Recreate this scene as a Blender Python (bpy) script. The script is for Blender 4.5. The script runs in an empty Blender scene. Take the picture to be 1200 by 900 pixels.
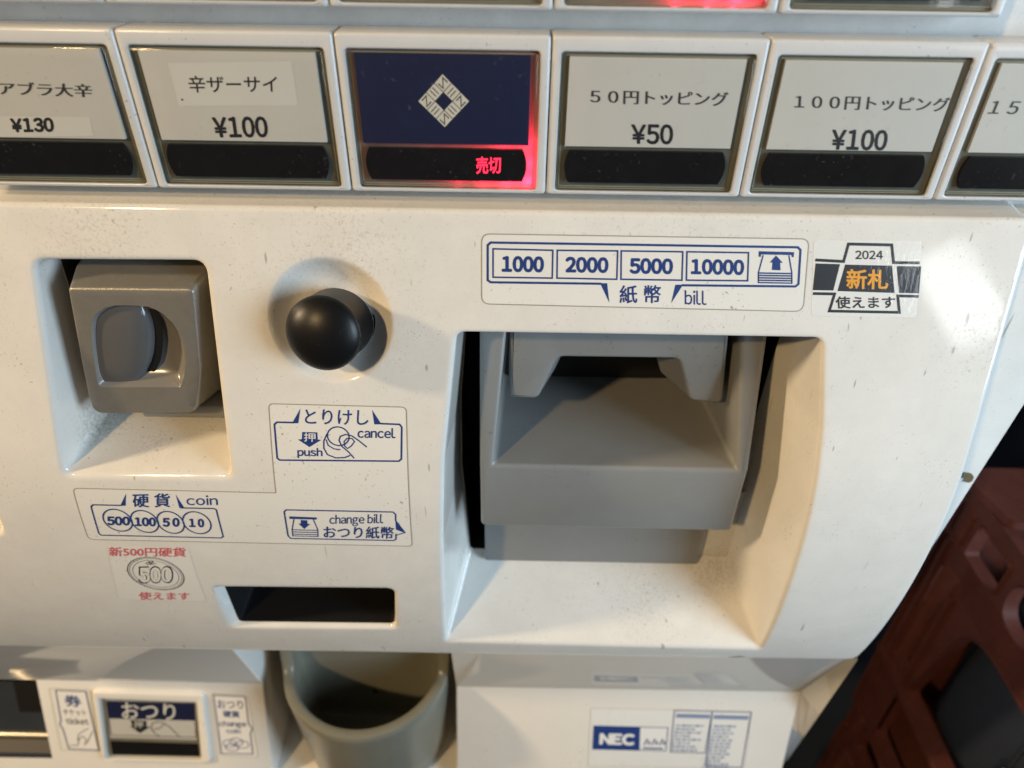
import bpy, bmesh, math, random
import numpy as np
from mathutils import Vector, Matrix
from mathutils.geometry import delaunay_2d_cdt, tessellate_polygon

# ------------------------------------------------------------------ camera, world, lamps
S = 0.001                       # the numbers below are millimetres from the lens
H = 1.12                        # height of the lens above the floor, metres
scene = bpy.context.scene
COL = scene.collection
rnd = random.Random(4)

def W(p):
    return Vector((p[0]*S, p[1]*S, p[2]*S + H))

cam = bpy.data.cameras.new('camera'); camo = bpy.data.objects.new('camera', cam); COL.objects.link(camo)
cam.sensor_width = 36.0; cam.lens = 24.96; cam.clip_start = 0.01; cam.clip_end = 50
camo.matrix_world = Matrix.Translation((0, 0, H)) @ Matrix.Rotation(math.radians(54), 4, 'X') @ Matrix.Rotation(math.radians(0.9), 4, 'Z')
cam.dof.use_dof = True; cam.dof.focus_distance = 0.272; cam.dof.aperture_fstop = 7.2
scene.camera = camo
scene.view_settings.view_transform = 'Standard'; scene.view_settings.look = 'None'
scene.view_settings.exposure = 0.0; scene.view_settings.gamma = 1.0
scene.cycles.max_bounces = 8; scene.cycles.transparent_max_bounces = 12
try:
    scene.cycles.use_denoising = True
except Exception:
    pass

world = bpy.data.worlds.new('World'); scene.world = world; world.use_nodes = True
bg = world.node_tree.nodes['Background']
bg.inputs[0].default_value = (0.95, 0.95, 1.0, 1); bg.inputs[1].default_value = 0.06

def lamp(name, kind, pos, target, power, color, size=0.1, size_y=None, axis=None, spread=180):
    l = bpy.data.lights.new(name, kind); l.energy = power; l.color = color
    o = bpy.data.objects.new(name, l); COL.objects.link(o)
    p, t = W(pos), W(target)
    if kind == 'AREA':
        l.shape = 'RECTANGLE' if size_y else 'DISK'; l.size = size
        if size_y: l.size_y = size_y
        l.spread = math.radians(spread)
    else:
        l.shadow_soft_size = size
    z = (p - t).normalized()
    x = Vector(axis).normalized() if axis else Vector((0, 0, 1)).cross(z).normalized()
    x = (x - z*x.dot(z)).normalized(); y = z.cross(x)
    m = Matrix((x, y, z)).transposed().to_4x4(); m.translation = p
    o.matrix_world = m
    return o
# warm shop lamp far to the left, raking along the front
lamp('raking_lamp', 'POINT', (-985, 30, 262), (103, 228, -210), 33.0, (1.0, 0.75, 0.46), 0.045)
# warm ceiling lamp up front to the left
lamp('ceiling_lamp', 'POINT', (-880, -920, 760), (40, 240, -220), 54.0, (1.0, 0.68, 0.33), 0.05)
# cool doorway light to the right, and the small bright window that mirrors in the panel
lamp('doorway_light', 'AREA', (760, -190, -40), (150, 230, -190), 1.9, (0.65, 0.84, 1.0), 0.35, 0.5, spread=78)
lamp('window_light', 'AREA', (850, -873, -127), (162, 229, -123), 0.46, (0.95, 0.98, 1.0), 0.19, 0.10, (61, 20, -104))

# ------------------------------------------------------------------ materials
def _n(nt, t, **kw):
    n = nt.nodes.new(t)
    for k, v in kw.items(): setattr(n, k, v)
    return n

def mat(name, col, rough=0.4, metal=0.0, spec=0.5, coat=0.0, mottle=0.0, mscale=60, specks=0.0, sscale=700, scol=(0.12, 0.10, 0.08),
        bump=0.0, bscale=900, scratches=0.0, emit=None, estr=0.0, rvar=0.0):
    m = bpy.data.materials.new(name); m.use_nodes = True
    nt = m.node_tree; b = nt.nodes['Principled BSDF']; L = nt.links.new
    b.inputs['Base Color'].default_value = (*col, 1); b.inputs['Roughness'].default_value = rough
    b.inputs['Metallic'].default_value = metal; b.inputs['Specular IOR Level'].default_value = spec
    b.inputs['Coat Weight'].default_value = coat; b.inputs['Coat Roughness'].default_value = 0.06
    tc = _n(nt, 'ShaderNodeTexCoord'); src = None
    if mottle:
        n = _n(nt, 'ShaderNodeTexNoise'); n.inputs['Scale'].default_value = mscale; n.inputs['Detail'].default_value = 6
        n.inputs['Roughness'].default_value = 0.74
        L(tc.outputs['Object'], n.inputs['Vector'])
        r = _n(nt, 'ShaderNodeMapRange'); r.inputs[1].default_value = 0.3; r.inputs[2].default_value = 0.7
        r.inputs[3].default_value = 1 - mottle; r.inputs[4].default_value = 1 + mottle*0.5
        L(n.outputs['Fac'], r.inputs[0])
        mx = _n(nt, 'ShaderNodeMix', data_type='RGBA', blend_type='MULTIPLY'); mx.inputs[0].default_value = 1
        mx.inputs[6].default_value = (*col, 1); L(r.outputs[0], mx.inputs[7]); src = mx.outputs[2]
    if specks:
        n = _n(nt, 'ShaderNodeTexNoise'); n.inputs['Scale'].default_value = sscale; n.inputs['Detail'].default_value = 2
        L(tc.outputs['Object'], n.inputs['Vector'])
        n2 = _n(nt, 'ShaderNodeTexNoise'); n2.inputs['Scale'].default_value = sscale/14; n2.inputs['Detail'].default_value = 3
        L(tc.outputs['Object'], n2.inputs['Vector'])
        r = _n(nt, 'ShaderNodeMapRange'); r.inputs[1].default_value = 0.645; r.inputs[2].default_value = 0.72; L(n.outputs['Fac'], r.inputs[0])
        r2 = _n(nt, 'ShaderNodeMapRange'); r2.inputs[1].default_value = 0.46; r2.inputs[2].default_value = 0.66; L(n2.outputs['Fac'], r2.inputs[0])
        k = _n(nt, 'ShaderNodeMath', operation='MULTIPLY'); L(r.outputs[0], k.inputs[0]); L(r2.outputs[0], k.inputs[1])
        k2 = _n(nt, 'ShaderNodeMath', operation='MULTIPLY'); L(k.outputs[0], k2.inputs[0]); k2.inputs[1].default_value = specks
        mx = _n(nt, 'ShaderNodeMix', data_type='RGBA'); L(k2.outputs[0], mx.inputs[0])
        if src: L(src, mx.inputs[6])
        else: mx.inputs[6].default_value = (*col, 1)
        mx.inputs[7].default_value = (*scol, 1); src = mx.outputs[2]
    if src: L(src, b.inputs['Base Color'])
    if rvar:
        n = _n(nt, 'ShaderNodeTexNoise'); n.inputs['Scale'].default_value = 45; n.inputs['Detail'].default_value = 7
        L(tc.outputs['Object'], n.inputs['Vector'])
        r = _n(nt, 'ShaderNodeMapRange'); r.inputs[1].default_value = 0.3; r.inputs[2].default_value = 0.7
        r.inputs[3].default_value = rough - rvar; r.inputs[4].default_value = rough + rvar
        L(n.outputs['Fac'], r.inputs[0]); L(r.outputs[0], b.inputs['Roughness'])
    if bump:
        n = _n(nt, 'ShaderNodeTexNoise'); n.inputs['Scale'].default_value = bscale; n.inputs['Detail'].default_value = 3
        L(tc.outputs['Object'], n.inputs['Vector'])
        bp = _n(nt, 'ShaderNodeBump'); bp.inputs['Strength'].default_value = 1.0; bp.inputs['Distance'].default_value = bump*S
        L(n.outputs['Fac'], bp.inputs['Height']); L(bp.outputs[0], b.inputs['Normal'])
    if emit:
        b.inputs['Emission Color'].default_value = (*emit, 1); b.inputs['Emission Strength'].default_value = estr
    return m

def clear_mat(name, tint=(0.97, 0.98, 0.97), rough=0.06, lo=0.04, hi=0.9, bump=0.0):
    m = bpy.data.materials.new(name); m.use_nodes = True; nt = m.node_tree; nt.nodes.clear(); L = nt.links.new
    out = _n(nt, 'ShaderNodeOutputMaterial'); t = _n(nt, 'ShaderNodeBsdfTransparent'); gl = _n(nt, 'ShaderNodeBsdfGlossy')
    t.inputs[0].default_value = (*tint, 1); gl.inputs['Roughness'].default_value = rough
    lw = _n(nt, 'ShaderNodeLayerWeight'); lw.inputs[0].default_value = 0.5
    pw = _n(nt, 'ShaderNodeMath', operation='POWER'); L(lw.outputs['Facing'], pw.inputs[0]); pw.inputs[1].default_value = 5
    f = _n(nt, 'ShaderNodeMath', operation='MULTIPLY_ADD'); L(pw.outputs[0], f.inputs[0]); f.inputs[1].default_value = hi; f.inputs[2].default_value = lo
    mx = _n(nt, 'ShaderNodeMixShader'); L(f.outputs[0], mx.inputs[0]); L(t.outputs[0], mx.inputs[1]); L(gl.outputs[0], mx.inputs[2])
    if bump:
        tc = _n(nt, 'ShaderNodeTexCoord'); n = _n(nt, 'ShaderNodeTexNoise'); n.inputs['Scale'].default_value = 330; n.inputs['Detail'].default_value = 4
        mp = _n(nt, 'ShaderNodeMapping'); mp.inputs['Scale'].default_value = (1.6, 1, 0.5); L(tc.outputs['Object'], mp.inputs[0]); L(mp.outputs[0], n.inputs['Vector'])
        bp = _n(nt, 'ShaderNodeBump'); bp.inputs['Distance'].default_value = bump*S; L(n.outputs['Fac'], bp.inputs['Height']); L(bp.outputs[0], gl.inputs['Normal'])
    L(mx.outputs[0], out.inputs[0])
    return m

M = {}
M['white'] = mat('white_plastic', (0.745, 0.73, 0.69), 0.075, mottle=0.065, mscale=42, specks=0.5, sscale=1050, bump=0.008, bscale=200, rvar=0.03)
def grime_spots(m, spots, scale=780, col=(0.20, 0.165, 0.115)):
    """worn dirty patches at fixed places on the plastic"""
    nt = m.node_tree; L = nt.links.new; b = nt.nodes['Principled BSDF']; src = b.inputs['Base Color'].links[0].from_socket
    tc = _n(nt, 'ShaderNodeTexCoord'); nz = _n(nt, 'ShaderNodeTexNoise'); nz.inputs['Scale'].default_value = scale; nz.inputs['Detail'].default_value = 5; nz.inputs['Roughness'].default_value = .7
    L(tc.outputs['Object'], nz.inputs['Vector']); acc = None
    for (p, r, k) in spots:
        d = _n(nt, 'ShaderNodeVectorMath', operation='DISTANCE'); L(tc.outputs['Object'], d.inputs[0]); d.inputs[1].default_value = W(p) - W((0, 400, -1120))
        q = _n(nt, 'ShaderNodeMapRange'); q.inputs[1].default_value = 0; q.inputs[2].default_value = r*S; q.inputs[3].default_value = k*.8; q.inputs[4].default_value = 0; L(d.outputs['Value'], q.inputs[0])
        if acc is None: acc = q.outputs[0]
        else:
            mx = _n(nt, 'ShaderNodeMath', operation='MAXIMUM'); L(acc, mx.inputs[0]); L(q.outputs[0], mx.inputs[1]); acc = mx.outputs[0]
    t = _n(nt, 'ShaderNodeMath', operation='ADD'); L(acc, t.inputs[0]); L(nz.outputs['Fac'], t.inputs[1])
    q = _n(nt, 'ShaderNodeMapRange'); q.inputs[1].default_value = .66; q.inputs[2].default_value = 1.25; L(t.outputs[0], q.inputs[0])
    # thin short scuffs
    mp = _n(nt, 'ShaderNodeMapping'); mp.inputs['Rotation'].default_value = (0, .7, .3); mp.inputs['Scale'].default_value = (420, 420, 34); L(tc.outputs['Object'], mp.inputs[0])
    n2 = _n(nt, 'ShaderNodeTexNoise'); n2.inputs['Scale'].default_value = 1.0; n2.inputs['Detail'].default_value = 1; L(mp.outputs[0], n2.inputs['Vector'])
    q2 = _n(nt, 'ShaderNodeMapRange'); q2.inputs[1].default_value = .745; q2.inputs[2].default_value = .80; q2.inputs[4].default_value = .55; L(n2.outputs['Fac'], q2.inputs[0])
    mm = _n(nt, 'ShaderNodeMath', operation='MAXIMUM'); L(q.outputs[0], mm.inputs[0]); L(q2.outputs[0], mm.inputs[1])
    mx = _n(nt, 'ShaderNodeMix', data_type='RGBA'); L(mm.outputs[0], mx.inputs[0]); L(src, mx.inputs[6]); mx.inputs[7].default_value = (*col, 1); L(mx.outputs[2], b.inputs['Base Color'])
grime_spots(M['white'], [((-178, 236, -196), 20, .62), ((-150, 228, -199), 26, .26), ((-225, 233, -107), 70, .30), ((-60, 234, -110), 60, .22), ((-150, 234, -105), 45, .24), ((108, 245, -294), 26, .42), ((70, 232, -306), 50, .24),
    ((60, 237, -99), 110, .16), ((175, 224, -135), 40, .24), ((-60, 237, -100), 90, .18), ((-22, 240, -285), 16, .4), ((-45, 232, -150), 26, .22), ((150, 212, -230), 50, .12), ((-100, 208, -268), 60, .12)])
M['white_frame'] = mat('frame_plastic', (0.65, 0.655, 0.655), 0.2, mottle=0.04, mscale=70, specks=0.7, sscale=800, bump=0.015, bscale=400)
M['white_low'] = mat('lower_plastic', (0.82, 0.80, 0.75), 0.035, spec=0.9, mottle=0.03, mscale=50, specks=0.4, sscale=700)
M['ledge'] = mat('grey_backing', (0.66, 0.66, 0.64), 0.3, mottle=0.12, mscale=80, specks=0.5)
M['grey'] = mat('grey_plastic', (0.243, 0.246, 0.240), 0.30, mottle=0.05, mscale=60, specks=0.5, sscale=600, bump=0.03, bscale=1600)
M['tin'] = mat('grey_metallic_paint', (0.27, 0.255, 0.225), 0.34, metal=0.4, mottle=0.08, mscale=220, bump=0.13, bscale=2600)
M['tin_smooth'] = mat('polished_grey_plastic', (0.20, 0.195, 0.185), 0.20, mottle=0.05, mscale=90)
M['guide'] = mat('dark_glossy_guide', (0.105, 0.105, 0.108), 0.13, mottle=0.05, mscale=90)
M['black'] = mat('black_plastic', (0.007, 0.007, 0.008), 0.36, spec=0.28, specks=0.3, scol=(0.1, 0.1, 0.1), sscale=900, bump=0.02, bscale=1500)
M['cavity'] = mat('dark_interior', (0.008, 0.008, 0.009), 0.5)
M['throat'] = mat('grey_throat', (0.06, 0.06, 0.058), 0.5)
M['gloss_black'] = mat('smoked_window', (0.010, 0.009, 0.010), 0.16, mottle=0.3, mscale=120, specks=0.25, scol=(0.25, 0.25, 0.25), sscale=700)
M['tray'] = mat('olive_tray_plastic', (0.20, 0.20, 0.165), 0.25, mottle=0.25, mscale=120)
_nt = M['tray'].node_tree; _b = _nt.nodes['Principled BSDF']; _o = [q for q in _nt.nodes if q.type == 'OUTPUT_MATERIAL'][0]
_t = _n(_nt, 'ShaderNodeBsdfTranslucent'); _t.inputs[0].default_value = (0.75, 0.72, 0.68, 1); _m = _n(_nt, 'ShaderNodeMixShader'); _m.inputs[0].default_value = 0.35
_nt.links.new(_b.outputs[0], _m.inputs[1]); _nt.links.new(_t.outputs[0], _m.inputs[2]); _nt.links.new(_m.outputs[0], _o.inputs[0])
M['rim'] = mat('acrylic_edge', (0.34, 0.33, 0.25), 0.2)
M['paper'] = mat('white_card', (0.59, 0.575, 0.545), 0.55, mottle=0.03, mscale=70, specks=0.25, sscale=500)
M['paper_patch'] = mat('paper_patch', (0.66, 0.65, 0.62), 0.5, mottle=0.02, mscale=70)
M['navy_card'] = mat('navy_card', (0.007, 0.012, 0.055), 0.5, mottle=0.12, mscale=150, specks=0.25, scol=(0.25, 0.25, 0.3), sscale=500)
M['cream'] = mat('cream_print', (0.68, 0.65, 0.58), 0.5)
M['ink'] = mat('black_ink', (0.02, 0.02, 0.025), 0.45)
M['soft_ink'] = mat('faded_black_ink', (0.035, 0.033, 0.035), 0.5)
M['blue'] = mat('blue_ink', (0.018, 0.050, 0.21), 0.4, mottle=0.15, mscale=300)
M['pale_blue'] = mat('pale_blue_ink', (0.22, 0.28, 0.42), 0.4)
M['red'] = mat('faded_red_ink', (0.62, 0.13, 0.15), 0.45)
M['orange'] = mat('orange_ink', (0.80, 0.36, 0.03), 0.4)
M['film'] = mat('sticker_film', (0.77, 0.76, 0.72), 0.22, mottle=0.02, mscale=60, specks=0.55, sscale=700)
M['film_white'] = mat('white_label', (0.80, 0.79, 0.76), 0.3)
M['grime'] = mat('grime_edge', (0.30, 0.265, 0.20), 0.6)
M['clearfilm'] = clear_mat('clear_film', (0.985, 0.985, 0.98), 0.04, lo=0.03, bump=0.08)
M['clear'] = clear_mat('clear_acrylic', (0.95, 0.955, 0.94), 0.07, bump=0.02)
M['led'] = mat('red_led', (0.4, 0.0, 0.01), 0.4, emit=(1.0, 0.025, 0.07), estr=2.6)
M['steel'] = mat('brushed_steel', (0.52, 0.48, 0.40), 0.28, metal=0.9, mottle=0.12, mscale=160)
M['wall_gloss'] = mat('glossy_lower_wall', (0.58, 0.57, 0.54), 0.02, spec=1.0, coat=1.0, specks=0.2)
M['cup'] = mat('olive_grey_plastic', (0.20, 0.195, 0.155), 0.28, mottle=0.06, mscale=60)
M['crate'] = mat('red_crate_plastic', (0.115, 0.035, 0.026), 0.6, spec=0.3, mottle=0.32, mscale=40, specks=0.4, sscale=300, bump=0.05, bscale=300)
M['floor'] = mat('dark_floor', (0.040, 0.055, 0.085), 0.6, mottle=0.3, mscale=6)
M['wall'] = mat('dark_wall', (0.035, 0.048, 0.075), 0.7, mottle=0.2, mscale=4)
M['stain'] = mat('brown_stain', (0.15, 0.115, 0.05), 0.7, mottle=0.4, mscale=500)
M['tape'] = mat('old_tape', (0.42, 0.38, 0.24), 0.5, mottle=0.2, mscale=300)
M['card_brown'] = mat('brown_cardboard', (0.34, 0.25, 0.13), 0.7, mottle=0.1, mscale=60)
M['cloth'] = mat('navy_cloth', (0.018, 0.026, 0.048), 0.85, mottle=0.3, mscale=20, bump=0.2, bscale=500)
M['bead'] = mat('bead_metal', (0.30, 0.28, 0.25), 0.2, metal=1.0)

# ------------------------------------------------------------------ objects, tags
def empty(name, loc, label, cat, group=None):
    o = bpy.data.objects.new(name, None); COL.objects.link(o); o.location = loc
    o.empty_display_size = 0.05; o['label'] = label; o['category'] = cat
    if group: o['group'] = group
    return o

class MB:
    """collects world-space millimetre geometry for one mesh object"""
    def __init__(s): s.v = []; s.f = []; s.m = []; s.mats = []
    def mi(s, m):
        if m not in s.mats: s.mats.append(m)
        return s.mats.index(m)
    def add(s, verts, faces, m):
        k = len(s.v); i = s.mi(m); s.v += [tuple(p) for p in verts]
        for f in faces: s.f.append(tuple(q + k for q in f)); s.m.append(i)
    def loft(s, rows, m, closed=True, cap0=False, cap1=False):
        n = len(rows[0]); v = [p for r in rows for p in r]; f = []
        for a in range(len(rows) - 1):
            for j in range(n if closed else n - 1):
                k = (j + 1) % n; f.append((a*n + j, a*n + k, (a + 1)*n + k, (a + 1)*n + j))
        if cap0: f.append(tuple(range(n)))
        if cap1: f.append(tuple(reversed(range((len(rows) - 1)*n, len(rows)*n))))
        s.add(v, f, m)
    def box(s, a, b, m):
        x0, y0, z0 = a; x1, y1, z1 = b
        v = [(x0, y0, z0), (x1, y0, z0), (x1, y1, z0), (x0, y1, z0), (x0, y0, z1), (x1, y0, z1), (x1, y1, z1), (x0, y1, z1)]
        s.add(v, [(0, 3, 2, 1), (4, 5, 6, 7), (0, 1, 5, 4), (1, 2, 6, 5), (2, 3, 7, 6), (3, 0, 4, 7)], m)
    def build(s, name, parent=None, label=None, smooth=True, bevel=0.0, weld=True, angle=35, segs=3):
        me = bpy.data.meshes.new(name); o = bpy.data.objects.new(name, me); COL.objects.link(o)
        base = parent.matrix_world.translation if parent else Vector((0, 0, 0))
        if parent:
            o.parent = parent; org = ORG.get(parent.name, Vector((0, 0, 0)))
        else:
            org = Vector((0, 0, 0))
        me.from_pydata([W(p) - org for p in s.v], [], s.f)
        for m in s.mats: me.materials.append(M[m])
        me.polygons.foreach_set('material_index', s.m)
        bm = bmesh.new(); bm.from_mesh(me)
        if weld: bmesh.ops.remove_doubles(bm, verts=bm.verts, dist=2e-6)
        if bevel:
            bmesh.ops.recalc_face_normals(bm, faces=bm.faces)
            ed = [e for e in bm.edges if len(e.link_faces) == 2 and e.calc_face_angle() > math.radians(28)]
            bmesh.ops.bevel(bm, geom=ed, offset=bevel*S, segments=segs, profile=0.5, affect='EDGES', clamp_overlap=False)
        if weld: bmesh.ops.recalc_face_normals(bm, faces=bm.faces)
        bm.to_mesh(me); bm.free()
        if smooth:
            me.polygons.foreach_set('use_smooth', [True]*len(me.polygons))
            try: me.set_sharp_from_angle(angle=math.radians(angle))
            except Exception: pass
        if label: o['label'] = label
        return o
ORG = {}
def register(root): ORG[root.name] = root.location.copy()

# ------------------------------------------------------------------ surfaces (2-D millimetres -> 3-D millimetres)
ZT = np.linspace(-360, -80, 561)
SL = np.interp(ZT, [-360, -335, -286, -225, -185, -80], [-.36, -.25, -.10, .05, .25, .25])
GT = np.concatenate([[0], np.cumsum((SL[1:] + SL[:-1])/2*0.5)]); GT += 207.6 - np.interp(-245, ZT, GT)
def g(z): return float(np.interp(z, ZT, GT))
def pan(p, d=0.0):                                   # front panel: leaning, then curling under
    s = float(np.interp(p[1], ZT, SL)); k = math.sqrt(1 + s*s)
    return (p[0], g(p[1]) - d/k, p[1] + d*s/k)
def plane_y(Y): return lambda p, d=0.0: (p[0], Y - d, p[1])
FC = (245.5, -410.7); FD = (-0.33386, -0.94262)      # lower face: crease line and the way down
def face(p, d=0.0): return (p[0], FC[0] + FD[0]*p[1] + FD[1]*d, FC[1] + FD[1]*p[1] - FD[0]*d)

def ccw(poly):
    a = sum(poly[i][0]*poly[(i + 1) % len(poly)][1] - poly[(i + 1) % len(poly)][0]*poly[i][1] for i in range(len(poly)))
    return list(poly) if a > 0 else list(reversed(poly))
def inside(p, poly):
    x, y = p; r = False; n = len(poly); j = n - 1
    for i in range(n):
        xi, yi = poly[i]; xj, yj = poly[j]
        if (yi > y) != (yj > y) and x < (xj - xi)*(y - yi)/(yj - yi) + xi: r = not r
        j = i
    return r
def rpoly(pts, r, ns=5, ne=1):
    """closed polygon with rounded corners; same point count for any input of the same length"""
    n = len(pts); out = []
    rr = r if isinstance(r, (list, tuple)) else [r]*n
    C = []
    for i in range(n):
        p = Vector(pts[i][:2]); a = (Vector(pts[i - 1][:2]) - p); b = (Vector(pts[(i + 1) % n][:2]) - p)
        la, lb = a.length, b.length; a /= la; b /= lb
        ang = max(0.05, a.angle(b)); t = min(rr[i]/math.tan(ang/2), la*0.48, lb*0.48)
        p0, p2 = p + a*t, p + b*t
        C.append([p0*(1 - u)**2 + p*2*u*(1 - u)*1.0 + p2*u*u for u in [k/ns for k in range(ns + 1)]])
    for i in range(n):
        out += C[i]
        q0, q1 = C[i][-1], C[(i + 1) % n][0]
        for k in range(1, ne): out.append(q0.lerp(q1, k/ne))
    return [(v.x, v.y) for v in out]
def offset(poly, d):
    """move a closed loop outwards by d (negative: inwards)"""
    n = len(poly); a = sum(poly[i][0]*poly[(i + 1) % n][1] - poly[(i + 1) % n][0]*poly[i][1] for i in range(n)); sg = 1 if a > 0 else -1
    out = []
    for i in range(n):
        p = Vector(poly[i]); e0 = p - Vector(poly[i - 1]); e1 = Vector(poly[(i + 1) % n]) - p
        n0 = Vector((e0.y, -e0.x)).normalized() if e0.length > 1e-9 else Vector((0, 0))
        n1 = Vector((e1.y, -e1.x)).normalized() if e1.length > 1e-9 else n0
        if n0.length < .5: n0 = n1
        m = (n0 + n1); m = m.normalized() if m.length > 1e-6 else n0
        k = min(1/max(0.35, m.dot(n0)), 2.2)
        out.append(tuple(p + m*(d*sg*k)))
    return out
def circle(cx, cz, rx, rz=None, n=40, a0=0, a1=2*math.pi):
    rz = rz or rx
    return [(cx + rx*math.cos(a0 + (a1 - a0)*i/n), cz + rz*math.sin(a0 + (a1 - a0)*i/n)) for i in range(n)]

def sheet(mb, poly, surf, m, d=0.0, step=6.0, holes=()):
    poly = ccw(poly); V = [Vector(p) for p in poly]; n = len(V); E = [(i, (i + 1) % n) for i in range(n)]
    for h in holes:
        k = len(V); V += [Vector(p) for p in h]; E += [(k + i, k + (i + 1) % len(h)) for i in range(len(h))]
    if step:
        xs = [p[0] for p in poly]; zs = [p[1] for p in poly]
        nx = int((max(xs) - min(xs))/step); nz = int((max(zs) - min(zs))/step)
        for i in range(1, nx + 1):
            for j in range(1, nz + 1):
                q = (min(xs) + (i - .5 + .25*(j % 2))*(max(xs) - min(xs))/(nx + .01), min(zs) + (j - .5)*(max(zs) - min(zs))/(nz + .01))
                if inside(q, poly) and not any(inside(q, h) for h in holes): V.append(Vector(q))
    r = delaunay_2d_cdt(V, E, [], 0, 1e-5)
    vs = [tuple(v) for v in r[0]]; fs = []
    for f in r[2]:
        c = (sum(vs[i][0] for i in f)/3, sum(vs[i][1] for i in f)/3)
        if inside(c, poly) and not any(inside(c, h) for h in holes): fs.append(tuple(f))
    mb.add([surf(v, d) for v in vs], fs, m)
def fill(mb, poly, surf, m, d):
    poly = ccw(poly); t = tessellate_polygon([[Vector((p[0], p[1], 0)) for p in poly]])
    mb.add([surf(p, d) for p in poly], [tuple(f) for f in t], m)
def stroke(mb, pts, w, surf, m, d, closed=False):
    """a printed line of width w"""
    if m in ('blue', 'ink'): w *= 1.3
    P = [Vector(p) for p in pts]; Q = []
    for i in range(len(P) if closed else len(P) - 1):
        a, b = P[i], P[(i + 1) % len(P)]; k = max(1, int((b - a).length/3.0)); Q += [a.lerp(b, t/k) for t in range(k)]
    if not closed: Q.append(P[-1])
    P = Q; n = len(P); L = []; R = []
    for i in range(n):
        a = P[i] - P[i - 1] if (i or closed) else P[1] - P[0]
        b = P[(i + 1) % n] - P[i] if (i < n - 1 or closed) else a
        a = a.normalized(); b = b.normalized(); t = a + b
        t = t.normalized() if t.length > 1e-6 else a
        nn = Vector((-t.y, t.x)); k = 1/max(0.5, nn.dot(Vector((-a.y, a.x))))
        L.append(surf(P[i] + nn*w/2*k, d)); R.append(surf(P[i] - nn*w/2*k, d))
    k = n if closed else n - 1
    mb.add(L + R, [(i, (i + 1) % n, n + (i + 1) % n, n + i) for i in range(k)], m)

_tc = {}
def wide(ch):
    o = ord(ch)
    return {'¥': '￥', ' ': ' '}.get(ch, chr(o + 0xFEE0) if 0x21 <= o <= 0x7e else ch)
def latin(s):
    """western letters and figures, set close together"""
    if s not in _tc:
        V = []; F = []; x = 0.0
        for ch in s:
            if ch == ' ': x += .26; continue
            c = bpy.data.curves.new('type', 'FONT'); c.body = wide(ch); c.resolution_u = 3
            o = bpy.data.objects.new('type', c); COL.objects.link(o); bpy.context.view_layer.update()
            me = o.to_mesh(); v = [(p.co.x, p.co.y) for p in me.vertices]; f = [tuple(q.vertices) for q in me.polygons]
            o.to_mesh_clear(); bpy.data.objects.remove(o); bpy.data.curves.remove(c)
            x0 = min(p[0] for p in v); x1 = max(p[0] for p in v); k = len(V)
            if ch == '1': x += .03
            V += [(p[0] - x0 + x, p[1]) for p in v]; F += [tuple(q + k for q in t) for t in f]; x += x1 - x0 + .085 + (.05 if ch == '1' else 0)
        xs = [p[0] for p in V]; ys = [p[1] for p in V]; x0, x1, y0, y1 = min(xs), max(xs), min(ys), max(ys)
        _tc[s] = ([((p[0] - x0)/(x1 - x0), (p[1] - y0)/(y1 - y0)) for p in V], F)
    return _tc[s]
def glyphs(s, bold=0.0):
    if all(ord(c) < 256 for c in s): return latin(s)
    if (s, bold) not in _tc:
        c = bpy.data.curves.new('type', 'FONT'); c.body = s; c.resolution_u = 3
        o = bpy.data.objects.new('type', c); COL.objects.link(o); bpy.context.view_layer.update()
        me = o.to_mesh(); v = [(p.co.x, p.co.y) for p in me.vertices]; f = [tuple(p.vertices) for p in me.polygons]
        o.to_mesh_clear(); bpy.data.objects.remove(o); bpy.data.curves.remove(c)
        xs = [p[0] for p in v]; ys = [p[1] for p in v]; x0, x1, y0, y1 = min(xs), max(xs), min(ys), max(ys)
        _tc[(s, bold)] = ([((p[0] - x0)/(x1 - x0), (p[1] - y0)/(y1 - y0)) for p in v], f)
    return _tc[(s, bold)]
def text(mb, s, box, surf, m, d, bold=0.0, brush=0.0):
    """letters fitted to the parallelogram bottom-left, bottom-right, top-left"""
    bl, br, tl = [Vector(p) for p in box]
    v, f = glyphs(s, 0.0); ux = (br - bl).normalized(); uz = (tl - bl).normalized(); q = (abs(bold) + .008)*(tl - bl).length
    if brush: sh = [(0, 0), (brush, 0)]
    elif bold > -0.02: sh = [(q*math.cos(a*math.pi/3), q*math.sin(a*math.pi/3)) for a in range(6)]
    else: sh = [(0, 0)]
    for k, (ex, ez) in enumerate(sh):
        e = ux*ex + uz*ez
        mb.add([surf(bl + (br - bl)*p[0] + (tl - bl)*p[1] + e, d + 0.004*k) for p in v], f, m)

# ------------------------------------------------------------------ the setting
mb = MB(); mb.box((-2500, -2200, -1160), (2500, 1900, -1120), 'floor'); o = mb.build('floor', smooth=False); o['kind'] = 'structure'
mb = MB(); mb.box((-2500, 1500, -1120), (2500, 1560, 1400), 'wall'); o = mb.build('wall', smooth=False, label='dark unlit wall far behind the machine'); o['category'] = 'wall'

# ------------------------------------------------------------------ the ticket machine
TM = empty('ticket_machine', W((0, 400, -1120)), 'white restaurant ticket vending machine with coin slot, black cancel knob and grey bill slot', 'ticket machine'); register(TM)
ORG['ticket_machine'] = TM.location.copy()
def part(mb, name, parent=TM, **kw):
    o = mb.build(name, parent, **kw)
    ORG[o.name] = ORG[parent.name]
    return o

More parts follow.
